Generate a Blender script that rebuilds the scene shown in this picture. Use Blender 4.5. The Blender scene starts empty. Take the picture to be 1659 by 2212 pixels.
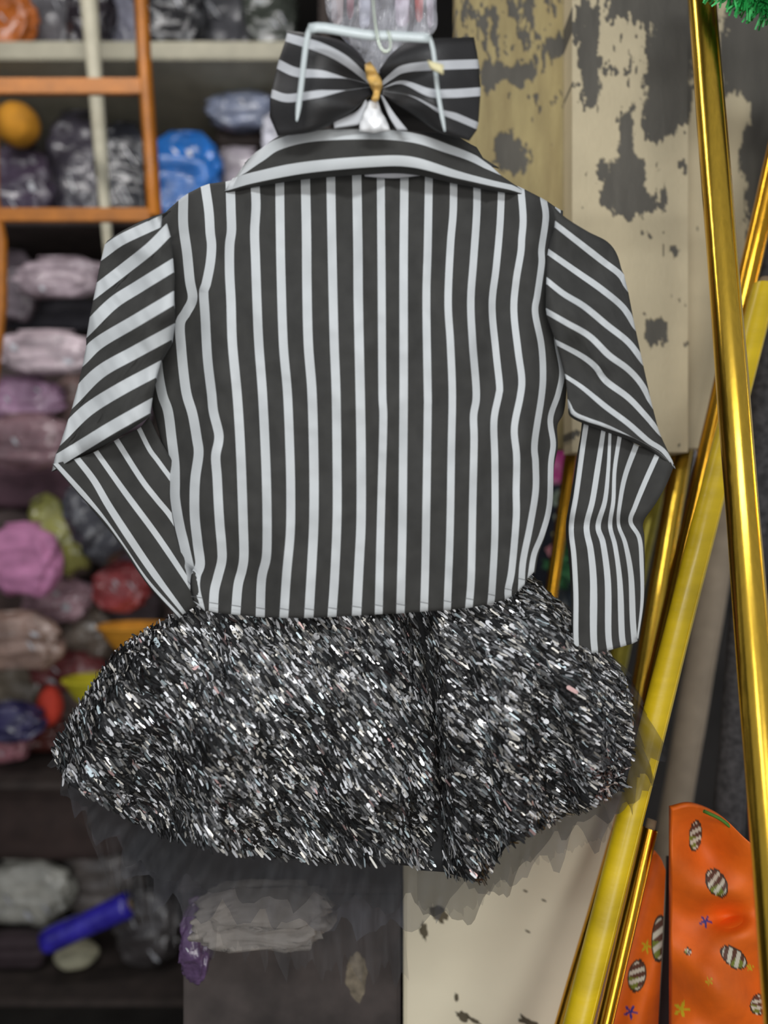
import bpy, bmesh, math, random
import numpy as np
from mathutils import Vector, Matrix, noise as mnoise

# ------------------------------------------------------------------ camera, world, lights
F = 1750.0
SC = bpy.context.scene
COL = SC.collection
CAMZ = 1.5
cam_d = bpy.data.cameras.new('camera'); cam = bpy.data.objects.new('camera', cam_d); COL.objects.link(cam)
cam.location = (0, 0, CAMZ); cam.rotation_euler = (math.pi/2, 0, 0)
cam_d.sensor_width = 36; cam_d.sensor_height = 36; cam_d.sensor_fit = 'AUTO'
cam_d.lens = F*36/2212
cam_d.clip_start = 0.01
cam_d.dof.use_dof = True; cam_d.dof.focus_distance = 0.99; cam_d.dof.aperture_fstop = 1.5
SC.camera = cam
w = bpy.data.worlds.new('world'); SC.world = w; w.use_nodes = True
w.node_tree.nodes['Background'].inputs[0].default_value = (0.88, 0.92, 1.0, 1)
w.node_tree.nodes['Background'].inputs[1].default_value = 0.36
def area(name, loc, target, sx, sy, power, color):
    d = bpy.data.lights.new(name, 'AREA'); d.shape = 'RECTANGLE'; d.size = sx; d.size_y = sy; d.energy = power; d.color = color
    o = bpy.data.objects.new(name, d); COL.objects.link(o); o.location = loc
    o.rotation_euler = (Vector(target)-Vector(loc)).to_track_quat('-Z', 'Y').to_euler()
    return o
area('shop_tube_light', (-0.10, -0.55, 2.45), (0.05, 1.0, 1.45), 1.1, 0.16, 13, (0.95, 0.98, 1.0))
area('aisle_tube_light', (-0.5, -0.9, 1.75), (0.3, 1.2, 1.3), 0.35, 0.35, 4, (1.0, 0.98, 0.95))
area('front_fill_light', (0.5, -1.9, 0.95), (0.1, 1.2, 0.95), 1.0, 1.7, 28, (1.0, 0.985, 0.95))  # added fill from behind the camera, lifts the cabinet and lower front
area('left_shelf_fill_light', (-0.75, 1.15, 2.85), (-0.9, 2.1, 1.2), 1.2, 0.12, 9, (1.0, 0.97, 0.95))  # unseen lamp added overhead to brighten the left shelves
SC.view_settings.view_transform = 'Standard'; SC.view_settings.look = 'None'
SC.view_settings.exposure = 0.0; SC.view_settings.gamma = 1; SC.view_settings.use_curve_mapping = False

# ------------------------------------------------------------------ helpers
def P(px, py, Y):
    return Vector(((px-829.5)/F*Y, Y, CAMZ-(py-1106)/F*Y))
def S(n, Y): return n*Y/F          # n picture pixels at distance Y, in metres
R = random.Random(7)
def tag(o, label=None, cat=None, group=None, kind=None):
    if label: o['label'] = label
    if cat: o['category'] = cat
    if group: o['group'] = group
    if kind: o['kind'] = kind
    return o
def empty(name, loc, label, cat, group=None):
    o = bpy.data.objects.new(name, None); COL.objects.link(o); o.location = loc; o.empty_display_size = 0.02
    return tag(o, label, cat, group)
def link(name, me, parent=None):
    o = bpy.data.objects.new(name, me); COL.objects.link(o)
    if parent is not None:
        o.parent = parent
        # meshes are written in world coordinates; undo the chain's offset
        off = Vector((0, 0, 0)); p = parent
        while p is not None: off += p.location; p = p.parent
        o.location = -off
    return o
def mesh(name, vs, fs, mats, parent=None, mi=None, smooth=True, attr=None):
    me = bpy.data.meshes.new(name)
    me.from_pydata([tuple(v) for v in vs], [], [tuple(f) for f in fs])
    for m in (mats if isinstance(mats, (list, tuple)) else [mats]): me.materials.append(m)
    if mi is not None: me.polygons.foreach_set('material_index', list(mi))
    me.polygons.foreach_set('use_smooth', [smooth]*len(me.polygons))
    if attr is not None:
        a = me.color_attributes.new('tint', 'FLOAT_COLOR', 'POINT')
        a.data.foreach_set('color', np.asarray(attr, dtype=np.float32).ravel())
    me.update()
    return link(name, me, parent)

_m = {}
def mat(name, col, rough=0.6, metal=0.0, var=0.12, scale=25, bump=0.0, bscale=60, coat=0.0, alpha=1.0, stretch=None, attr=False, trans=0.0, bdist=0.004, spec=0.5):
    if name in _m: return _m[name]
    m = bpy.data.materials.new(name); m.use_nodes = True; nt = m.node_tree; N = nt.nodes; L = nt.links
    b = N['Principled BSDF']
    b.inputs['Roughness'].default_value = rough; b.inputs['Metallic'].default_value = metal
    b.inputs['Coat Weight'].default_value = coat; b.inputs['Coat Roughness'].default_value = 0.12
    b.inputs['Alpha'].default_value = alpha; b.inputs['Transmission Weight'].default_value = trans
    b.inputs['Specular IOR Level'].default_value = spec
    tc = N.new('ShaderNodeTexCoord'); mp = N.new('ShaderNodeMapping'); L.new(tc.outputs['Object'], mp.inputs[0])
    if stretch: mp.inputs['Scale'].default_value = stretch
    nz = N.new('ShaderNodeTexNoise'); nz.inputs['Scale'].default_value = scale; nz.inputs['Detail'].default_value = 5
    L.new(mp.outputs[0], nz.inputs['Vector'])
    mr = N.new('ShaderNodeMapRange'); mr.inputs[1].default_value = 0.3; mr.inputs[2].default_value = 0.7
    mr.inputs[3].default_value = 1-var; mr.inputs[4].default_value = 1+var; L.new(nz.outputs[0], mr.inputs[0])
    mx = N.new('ShaderNodeMix'); mx.data_type = 'RGBA'; mx.blend_type = 'MULTIPLY'; mx.inputs[0].default_value = 1
    if attr:
        at = N.new('ShaderNodeAttribute'); at.attribute_name = 'tint'; L.new(at.outputs['Color'], mx.inputs[6])
    else:
        mx.inputs[6].default_value = (*col, 1)
    L.new(mr.outputs[0], mx.inputs[7]); L.new(mx.outputs[2], b.inputs['Base Color'])
    if bump:
        n2 = N.new('ShaderNodeTexNoise'); n2.inputs['Scale'].default_value = bscale; n2.inputs['Detail'].default_value = 4
        L.new(mp.outputs[0], n2.inputs['Vector'])
        bp = N.new('ShaderNodeBump'); bp.inputs['Strength'].default_value = bump; bp.inputs['Distance'].default_value = bdist
        L.new(n2.outputs[0], bp.inputs['Height']); L.new(bp.outputs[0], b.inputs['Normal'])
    _m[name] = m
    return m
def s2l(r, g, b):
    f = lambda c: ((c/255+0.055)/1.055)**2.4 if c/255 > 0.04045 else c/255/12.92
    return (f(r), f(g), f(b))

BLACK = mat('black_suiting', (0.036, 0.035, 0.032), 0.85, var=0.18, scale=40, bump=0.25, bscale=900, bdist=0.0006)
WHITE = mat('white_stripe_cloth', (0.55, 0.57, 0.575), 0.55, var=0.05, bump=0.15, bscale=700, bdist=0.0006)
THREAD = mat('dark_thread', (0.10, 0.10, 0.10), 0.8)
SATIN_BLACK = mat('black_satin', (0.020, 0.019, 0.019), 0.5, var=0.2, bump=0.2, bscale=300, bdist=0.001)
GREYSTRIPE = mat('grey_satin_stripe', (0.50, 0.51, 0.53), 0.5, var=0.1, bump=0.2, bscale=300, bdist=0.001)
WHITE_PLASTIC = mat('white_translucent_plastic', (0.62, 0.68, 0.68), 0.25, coat=0.4, var=0.05, alpha=0.86)
GOLD = mat('gold_foil', (0.66, 0.34, 0.03), 0.20, metal=1.0, var=0.10, bump=0.10, bscale=5, stretch=(9, 9, 0.8), bdist=0.004)
GOLD2 = mat('light_gold_foil', (0.80, 0.50, 0.06), 0.22, metal=1.0, var=0.08, bump=0.10, bscale=5, stretch=(9, 9, 0.8), bdist=0.004)
SILVER = mat('silver_foil', (0.5, 0.52, 0.52), 0.2, metal=1.0, var=0.1, bump=0.2, bscale=5, stretch=(9, 9, 0.8))
YELLOW = mat('yellow_plastic_wrap', (0.62, 0.43, 0.004), 0.42, var=0.22, scale=6, bump=0.35, bscale=30, stretch=(1, 1, 4), coat=0.1, bdist=0.002)
OLIVE = mat('olive_yellow_foil', (0.34, 0.28, 0.03), 0.3, metal=0.5, var=0.2, bump=0.3, bscale=20)
CARD = mat('brown_cardboard', (0.20, 0.14, 0.08), 0.9, var=0.2)
BEIGE = mat('beige_paper', s2l(160, 145, 125), 0.8, var=0.12)

# --- curves and patches
def smooth_curve(pts, n, curve=True):
    pts = [np.array(p, float) for p in pts]
    if len(pts) > 2 and curve:
        out = []
        for i in range(len(pts)-1):
            p0 = pts[i-1] if i else 2*pts[0]-pts[1]; p1 = pts[i]; p2 = pts[i+1]
            p3 = pts[i+2] if i+2 < len(pts) else 2*pts[-1]-pts[-2]
            for t in np.linspace(0, 1, 12, endpoint=False):
                out.append(0.5*((2*p1)+(-p0+p2)*t+(2*p0-5*p1+4*p2-p3)*t*t+(-p0+3*p1-3*p2+p3)*t**3))
        out.append(pts[-1]); pts = out
    pts = np.array(pts)
    d = np.r_[0, np.cumsum(np.hypot(*(np.diff(pts, axis=0).T)))]
    t = np.linspace(0, d[-1], n)
    return np.c_[np.interp(t, d, pts[:, 0]), np.interp(t, d, pts[:, 1])]
def patch_grid(curves, rows, sub=3, ssub=1):
    """curves: list of (points, width). Returns grid[rows][cols] of px and a stripe flag for each column gap."""
    cols = []; flags = []
    prev = None
    ends = [(np.array(c[0][0], float), np.array(c[0][-1], float)) for c in curves]
    for ci, (pts, wd) in enumerate(curves):
        c = smooth_curve(pts, rows)
        if wd:
            tg = np.gradient(c, axis=0); tg /= np.maximum(np.linalg.norm(tg, axis=1), 1e-6)[:, None]
            nrm = np.c_[tg[:, 1], -tg[:, 0]]
            wv = np.interp(np.linspace(0, 1, rows), np.linspace(0, 1, len(wd)), wd) if isinstance(wd, (list, tuple)) else np.full(rows, wd)
            lo = ends[max(ci-1, 0)]; hi = ends[min(ci+1, len(ends)-1)]
            d0 = hi[0]-lo[0]; d1 = hi[1]-lo[1]; tt = np.linspace(0, 1, rows)[:, None]
            d0 = d0/max(np.linalg.norm(d0), 1e-6); d1 = d1/max(np.linalg.norm(d1), 1e-6)
            s0 = max(0.0, 1)*(1-np.clip(tt*4, 0, 1)); s1 = 1-np.clip((1-tt)*4, 0, 1); sg = np.sign((nrm*(hi[0]-lo[0])).sum(1))[:, None]; sg[sg == 0] = 1
            dd = nrm*sg*(1-s0-s1)+d0*s0+d1*s1; q = np.abs((dd*nrm).sum(1))[:, None]; nrm = dd/np.maximum(q, 0.45)
            a = c+nrm*wv[:, None]/2; b = c-nrm*wv[:, None]/2
            if prev is not None:
                if np.abs(b-prev).sum() < np.abs(a-prev).sum(): a, b = b, a
            edges = [a, b]
        else: edges = [c]
        for k, e in enumerate(edges):
            if prev is None: cols.append(e)
            else:
                n = ssub if k == 1 else sub
                for i in range(1, n+1):
                    cols.append(prev+(e-prev)*i/n); flags.append(1 if k == 1 else 0)
            prev = e
    return np.stack(cols, axis=1), flags
def depth_edge(nr, nc):
    u = np.sin(np.pi*np.linspace(0, 1, nc)); v = np.sin(np.pi*np.linspace(0, 1, nr))
    return np.sqrt(np.clip(np.outer(v, u), 0, 1))
def pillow(name, curves, rows, depth, thick, mats, parent, bulge=0.0, sub=3, edge_v=True):
    """A closed cloth shape: a front face along the traced curves, a back face behind it."""
    g, fl = patch_grid(curves, rows, sub)
    nr, nc = g.shape[:2]
    u = np.abs(np.sin(np.pi*np.linspace(0, 1, nc)))**0.55; v = np.abs(np.sin(np.pi*np.linspace(0, 1, nr)))**0.55
    if not edge_v: v = np.ones(nr)*0.8
    E = np.outer(v, u)
    vs = []
    for i in range(nr):
        for j in range(nc):
            x, y = g[i, j]; vs.append(P(x, y, depth(x, y)-bulge*E[i, j]))
    for i in range(nr):
        for j in range(nc):
            x, y = g[i, j]; q = P(x, y, depth(x, y)-bulge*E[i, j]); q.y += 0.0025+thick*E[i, j]; vs.append(q)
    o = nr*nc; fs = []; mi = []
    for i in range(nr-1):
        for j in range(nc-1):
            a = i*nc+j
            fs.append((a, a+1, a+nc+1, a+nc)); mi.append(fl[j])
            fs.append((o+a, o+a+nc, o+a+nc+1, o+a+1)); mi.append(fl[j])
    for j in range(nc-1):
        fs.append((j, o+j, o+j+1, j+1)); mi.append(fl[j])
        a = (nr-1)*nc+j; fs.append((a, a+1, o+a+1, o+a)); mi.append(fl[j])
    for i in range(nr-1):
        a = i*nc; fs.append((a, a+nc, o+a+nc, o+a)); mi.append(0)
        a = i*nc+nc-1; fs.append((a, o+a, o+a+nc, a+nc)); mi.append(0)
    return mesh(name, vs, fs, mats, parent, mi)
def fbm(x, y, s, seed=0): return mnoise.fractal(Vector((x*s, y*s, seed*7.3)), 1.0, 2.0, 4)

def tube(name, pts, r, m, parent=None, seg=10, cap=True, flat=1.0):
    pts = [Vector(p) for p in pts]; vs = []; fs = []; n = len(pts)
    rr = r if isinstance(r, (list, tuple)) else [r]*n
    up = Vector((0, 1, 0)); last = None
    for i, p in enumerate(pts):
        t = (pts[min(i+1, n-1)]-pts[max(i-1, 0)]).normalized()
        a = t.cross(up)
        if a.length < 1e-3: a = t.cross(Vector((1, 0, 0)))
        a.normalize(); b = t.cross(a).normalized()
        for k in range(seg):
            th = 2*math.pi*k/seg
            vs.append(p+a*math.cos(th)*rr[i]+b*math.sin(th)*rr[i]*flat)
    for i in range(n-1):
        for k in range(seg):
            k2 = (k+1) % seg
            fs.append((i*seg+k, i*seg+k2, (i+1)*seg+k2, (i+1)*seg+k))
    if cap:
        fs.append(tuple(range(seg))); fs.append(tuple((n-1)*seg+k for k in reversed(range(seg))))
    return mesh(name, vs, fs, m, parent)
def box(name, lo, hi, m, parent=None, bev=0.0, jitter=0.0):
    bm = bmesh.new(); bmesh.ops.create_cube(bm, size=1)
    for v in bm.verts:
        v.co = Vector([lo[i]+(v.co[i]+0.5)*(hi[i]-lo[i]) for i in range(3)])
        if jitter: v.co += Vector([R.uniform(-jitter, jitter) for _ in range(3)])
    if bev: bmesh.ops.bevel(bm, geom=bm.edges[:], offset=bev, segments=2, affect='EDGES')
    me = bpy.data.meshes.new(name); bm.to_mesh(me); bm.free(); me.materials.append(m)
    return link(name, me, parent)

# ------------------------------------------------------------------ setting: floor, walls
def value_noise(X, Y, seed):
    rs = np.random.RandomState(seed); G = rs.rand(64, 64)
    xi = np.floor(X).astype(int); yi = np.floor(Y).astype(int); fx = X-xi; fy = Y-yi
    fx = fx*fx*(3-2*fx); fy = fy*fy*(3-2*fy)
    g = lambda a, b: G[a % 64, b % 64]
    return (g(xi, yi)*(1-fx)+g(xi+1, yi)*fx)*(1-fy)+(g(xi, yi+1)*(1-fx)+g(xi+1, yi+1)*fx)*fy
def fnoise(X, Y, s, seed, oct=4):
    r = 0; a = 0.5
    for k in range(oct): r = r+a*value_noise(X*s*2**k, Y*s*2**k, seed+k); a /= 2
    return r/0.9375
def inside(poly, X, Y):
    """signed distance to a polygon in px, positive inside"""
    p = np.array(poly, float); n = len(p); ins = np.zeros(X.shape, bool); d = np.full(X.shape, 1e9)
    for i in range(n):
        x1, y1 = p[i]; x2, y2 = p[(i+1) % n]
        c = ((y1 > Y) != (y2 > Y)) & (X < (x2-x1)*(Y-y1)/((y2-y1) if y2 != y1 else 1e-9)+x1)
        ins ^= c
        t = np.clip(((X-x1)*(x2-x1)+(Y-y1)*(y2-y1))/((x2-x1)**2+(y2-y1)**2), 0, 1)
        d = np.minimum(d, np.hypot(X-x1-t*(x2-x1), Y-y1-t*(y2-y1)))
    return np.where(ins, d, -d)
PEEL = [
 [(1345,240),(1365,230),(1374,330),(1392,360),(1402,400),(1425,432),(1436,400),(1446,430),(1420,460),(1370,470),(1325,468),(1318,450),(1295,440),(1300,400),(1315,360),(1340,310)],
 [(1400,-60),(1510,-60),(1500,240),(1462,285),(1432,312),(1395,300),(1388,240),(1397,150),(1408,60),(1330,20),(1330,-60)],
 [(1260,10),(1300,15),(1292,150),(1300,230),(1268,225),(1255,170),(1252,100)],
 [(1175,70),(1226,85),(1226,118),(1190,118),(1168,90)],
 [(1050,135),(1150,140),(1162,165),(1120,185),(1095,178),(1060,200),(1030,190),(1030,150)],
 [(1068,300),(1105,280),(1142,325),(1132,372),(1070,368),(1058,320)],
 [(1395,690),(1446,692),(1444,730),(1436,752),(1400,745),(1390,720)],
 [(1303,350),(1318,360),(1310,392),(1288,395),(1286,355)],
 [(1458,348),(1478,352),(1474,372),(1460,370)],[(1412,352),(1424,350),(1426,366),(1414,366)],
 [(1474,738),(1486,742),(1484,764),(1476,760)],[(1390,503),(1402,505),(1416,518),(1400,514)],
 [(1458,535),(1464,540),(1462,552),(1458,550)],[(1455,640),(1466,646),(1464,652),(1454,648)],
 [(1218,925),(1245,935),(1240,955),(1215,965)],
 [(1600,-60),(1760,-60),(1760,980),(1655,980),(1600,560),(1618,430),(1596,330),(1622,230),(1590,190),(1565,200),(1562,-60)],
 [(1000,60),(1015,90),(1010,110),(1000,115)]]
WALLM = mat('peeling_wall_paint', (1, 1, 1), 0.75, var=0.07, scale=14, attr=True, bump=0.3, bscale=120, bdist=0.001)
def wall_sheet(name, x0, x1, y0, y1, Y, thick, tan, step):
    nx = int((x1-x0)/step)+1; ny = int((y1-y0)/step)+1
    X, YY = np.meshgrid(np.linspace(x0, x1, nx), np.linspace(y0, y1, ny))
    m = np.full(X.shape, -1e9)
    for p in PEEL: m = np.maximum(m, inside(p, X, YY))
    top = np.clip((330-YY)/330, 0, 1)
    n1 = fnoise(X/1.0, YY*0.45, 0.05, 3)-0.5; n2 = fnoise(X, YY*0.5, 0.16, 11)-0.5
    n3 = fnoise(X, YY*0.18, 0.10, 71)-0.5
    m = m+n1*34+n2*26+n3*46*top
    # flaking specks, denser high on the wall
    spk = fnoise(X, YY*0.32, 0.12, 31)*0.62+fnoise(X, YY*0.45, 0.03, 37)*0.38
    m = np.maximum(m, (spk-(0.775-0.27*top))*150)
    k = np.clip(m/3.0+0.5, 0, 1)[..., None]
    streak = fnoise(X, YY*0.15, 0.06, 55)[..., None]
    cream = np.array(s2l(200, 186, 154)); tanc = np.array(s2l(176, 160, 112)); tan2 = np.array(s2l(138, 118, 80))
    t = np.clip((tan-X)/24, 0, 1)[..., None] if tan > 0 else np.zeros(X.shape)[..., None]
    if tan < 0: t = t+0.45
    base = cream*(1-t)+(tanc*(0.30+0.75*streak)+tan2*(0.65-0.65*streak)*0.9)*t
    dark = np.array(s2l(92, 88, 80))*(0.8+0.4*streak)
    c = base*(1-k)+dark*k
    D = Y+0.0012*k[..., 0]+0.0006*(n2)
    px = (X-829.5)/F*Y; pz = CAMZ-(YY-1106)/F*Y
    vs = np.stack([px, D, pz], -1).reshape(-1, 3)
    col = np.concatenate([c, np.ones(c.shape[:2]+(1,))], -1).reshape(-1, 4)
    I = np.arange(nx*ny).reshape(ny, nx)
    fs = np.stack([I[:-1, :-1], I[1:, :-1], I[1:, 1:], I[:-1, 1:]], -1).reshape(-1, 4).tolist()
    # skirt round the rim back to the slab
    rim = np.concatenate([I[0, :], I[1:, -1], I[-1, ::-1][1:], I[::-1, 0][1:-1]]).tolist()
    base_n = len(vs); back = vs[rim].copy(); back[:, 1] = Y+thick
    rc = col[rim].copy()
    vs = np.concatenate([vs, back]); col = np.concatenate([col, rc])
    n = len(rim)
    for i in range(n): fs.append((rim[i], rim[(i+1) % n], base_n+(i+1) % n, base_n+i))
    fs.append(tuple(base_n+i for i in range(n)))
    o = mesh(name, vs, fs, WALLM, None, attr=col, smooth=False); tag(o, kind='structure'); return o
wall_sheet('wall_right', 985, 1720, -70, 968, 1.31, 0.05, 1236, 3.0)
wall_sheet('trim_1', 1236, 1486, -70, 977, 1.25, 0.058, 0, 2.5)

DARKWALL = mat('dark_plaster', (0.035, 0.031, 0.028), 0.9, var=0.4, scale=4)
FLOORM = mat('worn_concrete_floor', (0.12, 0.11, 0.10), 0.8, var=0.3, scale=6)
tag(box('floor', (-2.6, -1.5, -0.05), (2.2, 3.2, 0), FLOORM), kind='structure')
tag(box('wall_back', (-2.6, 3.1, 0), (2.2, 3.2, 3.1), DARKWALL), kind='structure')
tag(box('wall_left', (-2.6, 0.4, 0), (-2.5, 3.1, 3.1), DARKWALL), kind='structure')
tag(box('ceiling', (-2.6, 0.6, 3.0), (2.2, 3.1, 3.1), DARKWALL), kind='structure')

# ------------------------------------------------------------------ jacket
def jd(x, y):          # depth of the hanging cloth, in metres
    v = 0.905
    v += 0.055*((x-800)/420.0)**4 * 0.5
    v += 0.010*fbm(x, y*0.45, 0.012, 1)
    # soft vertical folds near both side seams
    v += 0.006*math.sin((x-330)/26.0+0.6*math.sin(y/170))*max(0, 1-abs(x-430)/190)
    v += 0.006*math.sin((x-1180)/24.0+0.8*math.sin(y/120))*max(0, 1-abs(x-1110)/160)
    v += 0.012*math.exp(-((y-1235)/70)**2)*max(0, 1-abs(x-470)/190)
    return v
jk = empty('jacket', P(800, 1330, 0.92), "child's black jacket with white vertical stripes hung from a white hanger, back side showing", 'jacket')
STR = [
 ([(335,480),(342,600),(339,690),(340,784),(350,850),(363,889),(371,949),(377,1001),(378,1043),(378,1073),(383,1109),(390,1145),(396,1169),(410,1230),(424,1290)], 21),
 ([(396,425),(396,486),(404,546),(410,606),(416,645),(402,675),(389,700),(392,757),(398,817),(404,855),(416,895),(425,946),(429,980),(422,1031),(420,1076),(421,1121),(427,1175),(432,1218),(424,1242),(422,1269),(430,1309)], 21),
 ([(443,400),(451,455),(454,501),(457,531),(454,570),(445,615),(440,630),(443,682),(448,772),(457,850),(461,889),(472,934),(472,955),(466,986),(469,1031),(472,1091),(475,1136),(479,1182),(479,1212),(470,1248),(463,1278),(461,1322)], 20),
 ([(497,390),(499,455),(500,498),(496,531),(496,591),(499,651),(502,742),(512,850),(518,940),(522,1031),(525,1121),(527,1197),(523,1230),(514,1266),(509,1328)], 20),
 ([(549,376),(553,440),(550,501),(552,561),(555,651),(559,742),(567,850),(573,971),(576,1061),(577,1151),(575,1206),(565,1251),(562,1333)], 19.5),
 ([(604,362),(605,471),(607,591),(612,742),(621,850),(626,971),(628,1061),(627,1151),(619,1242),(613,1335)], 19),
 ([(659,352),(662,501),(663,621),(666,742),(674,850),(678,1001),(678,1121),(674,1212),(667,1335)], 20),
 ([(714,345),(716,471),(719,621),(722,742),(726,850),(728,1001),(728,1121),(723,1242),(717,1333)], 19),
 ([(770,340),(773,531),(774,651),(778,850),(780,971),(780,1121),(776,1212),(770,1330)], 20),
 ([(822,340),(824,561),(825,712),(826,850),(828,904),(825,1031),(822,1151),(818,1327)], 17),
 ([(874,340),(872,561),(872,712),(872,850),(871,971),(869,1151),(865,1325)], 18),
 ([(927,345),(924,531),(921,651),(924,850),(924,880),(922,1031),(919,1212),(916,1321)], 17),
 ([(980,358),(979,455),(973,531),(968,651),(973,742),(977,850),(975,971),(972,1151),(966,1318)], 16),
 ([(1030,370),(1030,455),(1023,561),(1017,651),(1021,742),(1029,850),(1023,898),(1024,955),(1021,1091),(1018,1242),(1013,1313)], 16),
 ([(1084,390),(1080,486),(1072,576),(1063,660),(1071,757),(1079,832),(1077,855),(1067,910),(1069,1001),(1069,1151),(1063,1272),(1060,1304)], 15),
 ([(1125,405),(1130,471),(1127,516),(1125,546),(1115,606),(1110,672),(1119,757),(1127,817),(1124,855),(1111,925),(1116,986),(1115,1061),(1115,1121),(1106,1227),(1098,1272),(1098,1292)], 15),
 ([(1174,430),(1179,471),(1170,537),(1170,570),(1161,636),(1156,675),(1169,742),(1173,802),(1170,855),(1155,955),(1157,1001),(1157,1061),(1145,1136),(1130,1212),(1126,1270)], 14),
 ([(1205,450),(1206,600),(1202,700),(1204,742),(1214,802),(1206,850),(1189,904),(1195,958),(1190,1001),(1187,1091),(1172,1151),(1154,1197),(1146,1243)], 12),
]
left_edge = [(318,500),(322,600),(322,700),(322,800),(328,870),(345,940),(360,1010),(366,1073),(373,1120),(383,1170),(400,1240),(416,1290)]
right_edge = [(1216,455),(1216,600),(1214,700),(1216,770),(1224,830),(1218,890),(1204,920),(1205,965),(1197,1010),(1193,1091),(1180,1151),(1164,1197),(1156,1240)]
body = pillow('body', [(left_edge, 0)]+STR+[(right_edge, 0)], 130, jd, 0.045, [BLACK, WHITE], jk, bulge=0.018, sub=3)
# hem stitching: a short dark thread across every stripe
vs = []; fs = []
for pts, wd in STR[1:-1]:
    c = smooth_curve(pts, 130); x, y = c[126][0], c[-1][1]-19
    for dx in [k/3 for k in range(-3, 4)]:
        xx = x+dx*wd*0.62; yy = y+dx*2
        q = P(xx, yy, jd(xx, yy)-0.0125); vs += [q+Vector((0, 0, 0.0004)), q-Vector((0, 0, 0.0004))]
    b = len(vs)-14
    for k in range(6): fs.append((b+2*k, b+2*k+1, b+2*k+3, b+2*k+2))
st = mesh('hem_stitching', vs, fs, THREAD, body)

def jcol(x, y): return 0.868+0.05*abs((x-810)/340.0)**2.5+0.002*math.sin(x/31)
collar = pillow('collar', [
 ([(528,352),(560,326),(604,294),(677,279),(803,275),(894,284),(966,308),(1020,328),(1078,362)], 0),
 ([(520,366),(565,335),(604,311),(677,294),(803,290),(894,298),(966,321),(1020,341),(1072,369)], [24, 24, 22, 20, 14]),
 ([(494,399),(550,383),(658,362),(803,349),(890,350),(984,376),(1056,394),(1108,406),(1140,419)], [22, 25, 24, 23, 14, 10]),
 ([(490,414),(550,400),(658,378),(803,364),(890,365),(984,390),(1056,406),(1108,416),(1144,426)], 0)],
 90, jcol, 0.018, [BLACK, WHITE], jk, bulge=0.006, sub=4)
lb = pillow('neck_label', [([(785,366),(850,362),(915,367)], 0), ([(788,380),(850,384),(908,378)], 0)], 12, lambda x, y: 0.884, 0.001, [mat('pale_label', (0.36, 0.36, 0.38), 0.7)], jk, sub=3)
tag(lb, 'pale grey label just under the collar')
# collar stand behind (inside of the neck)
pillow('collar_stand', [([(600,300),(640,285),(700,282),(808,282),(960,288),(1030,318)], 0), ([(575,345),(660,330),(808,330),(960,330),(1050,352)], 0)], 30, lambda x, y: 0.905+0.02*abs((x-810)/340.0)**2, 0.01, [BLACK], jk, sub=3)

def sdl(x, y):
    return 0.895+0.018*fbm(x, y, 0.01, 4)+0.00018*max(0, 360-x)+0.004*math.sin((y+0.55*x)/36)
LS = [
 ([(222,546),(260,519),(312,494),(348,478)], 24),
 ([(205,630),(271,579),(325,536),(364,497)], 26),
 ([(190,708),(244,655),(298,620),(374,573)], 27),
 ([(182,770),(217,738),(293,693),(375,644)], 27),
 ([(162,857),(217,803),(293,760),(374,716)], 28),
 ([(138,935),(190,885),(258,842),(342,797)], 28),
 ([(116,1000),(190,955),(244,922),(326,876)], 27)]
slL = pillow('sleeve', [([(232,520),(262,500),(310,476),(368,455)], 0)]+LS+[([(118,1016),(190,972),(250,942),(328,896)], 0)], 40, sdl, 0.045, [BLACK, WHITE], jk, bulge=0.012, sub=3)
def sdl2(x, y): return 0.935+0.006*math.sin((x+y*0.55)/30)
pillow('lower_sleeve', [
 ([(112,1002),(163,1060),(215,1120),(262,1180),(318,1262),(388,1338)], 0),
 ([(120,1001),(166,1052),(222,1116),(270,1182),(322,1258),(390,1333)], [9, 11, 5, 3, 6, 6]),
 ([(166,990),(203,1038),(237,1096),(292,1180),(339,1248),(398,1325)], [13, 15, 16, 15, 8]),
 ([(207,975),(271,1065),(339,1157),(400,1248),(432,1300)], [11, 13, 13, 10]),
 ([(251,950),(305,1035),(339,1079),(376,1126),(436,1230)], 12),
 ([(300,925),(323,971),(345,1001),(400,1080),(440,1170)], 10),
 ([(322,900),(345,950),(380,1010),(420,1080),(455,1150)], 0)], 40, sdl2, 0.02, [BLACK, WHITE], slL, bulge=0.004, sub=3)
def sdr(x, y):
    return 0.905+0.012*fbm(x, y, 0.01, 9)+0.00010*max(0, x-1200)+0.005*math.sin((y-0.6*x)/34)
RS = [
 ([(1199,484),(1253,526),(1303,565),(1338,592),(1354,618)], [12, 14, 13]),
 ([(1184,544),(1247,588),(1297,623),(1344,662),(1371,702)], [12, 14, 13]),
 ([(1181,606),(1218,635),(1262,662),(1312,703),(1356,738),(1387,777)], [12, 14, 13]),
 ([(1181,673),(1223,697),(1273,726),(1315,767),(1356,797),(1385,829),(1408,872)], [12, 14, 12]),
 ([(1202,740),(1253,767),(1285,791),(1309,823),(1356,858),(1391,894),(1425,934)], [10, 14, 11]),
 ([(1222,813),(1259,838),(1309,879),(1356,914),(1400,952),(1432,973),(1456,1004)], [8, 12, 12, 9])]
slR = pillow('sleeve', [([(1192,442),(1222,470),(1270,500),(1312,522),(1334,552),(1346,600)], 0)]+RS+
 [([(1228,872),(1240,893),(1268,906),(1303,918),(1356,940),(1400,962),(1430,982),(1452,1006)], [9, 9, 7, 0.5, 0.5, 0.5]),
  ([(1229,880),(1240,899),(1268,911),(1303,923),(1356,945),(1400,968),(1430,990),(1455,1012)], 0)], 44, sdr, 0.04, [BLACK, WHITE], jk, bulge=0.012, sub=3)
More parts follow.
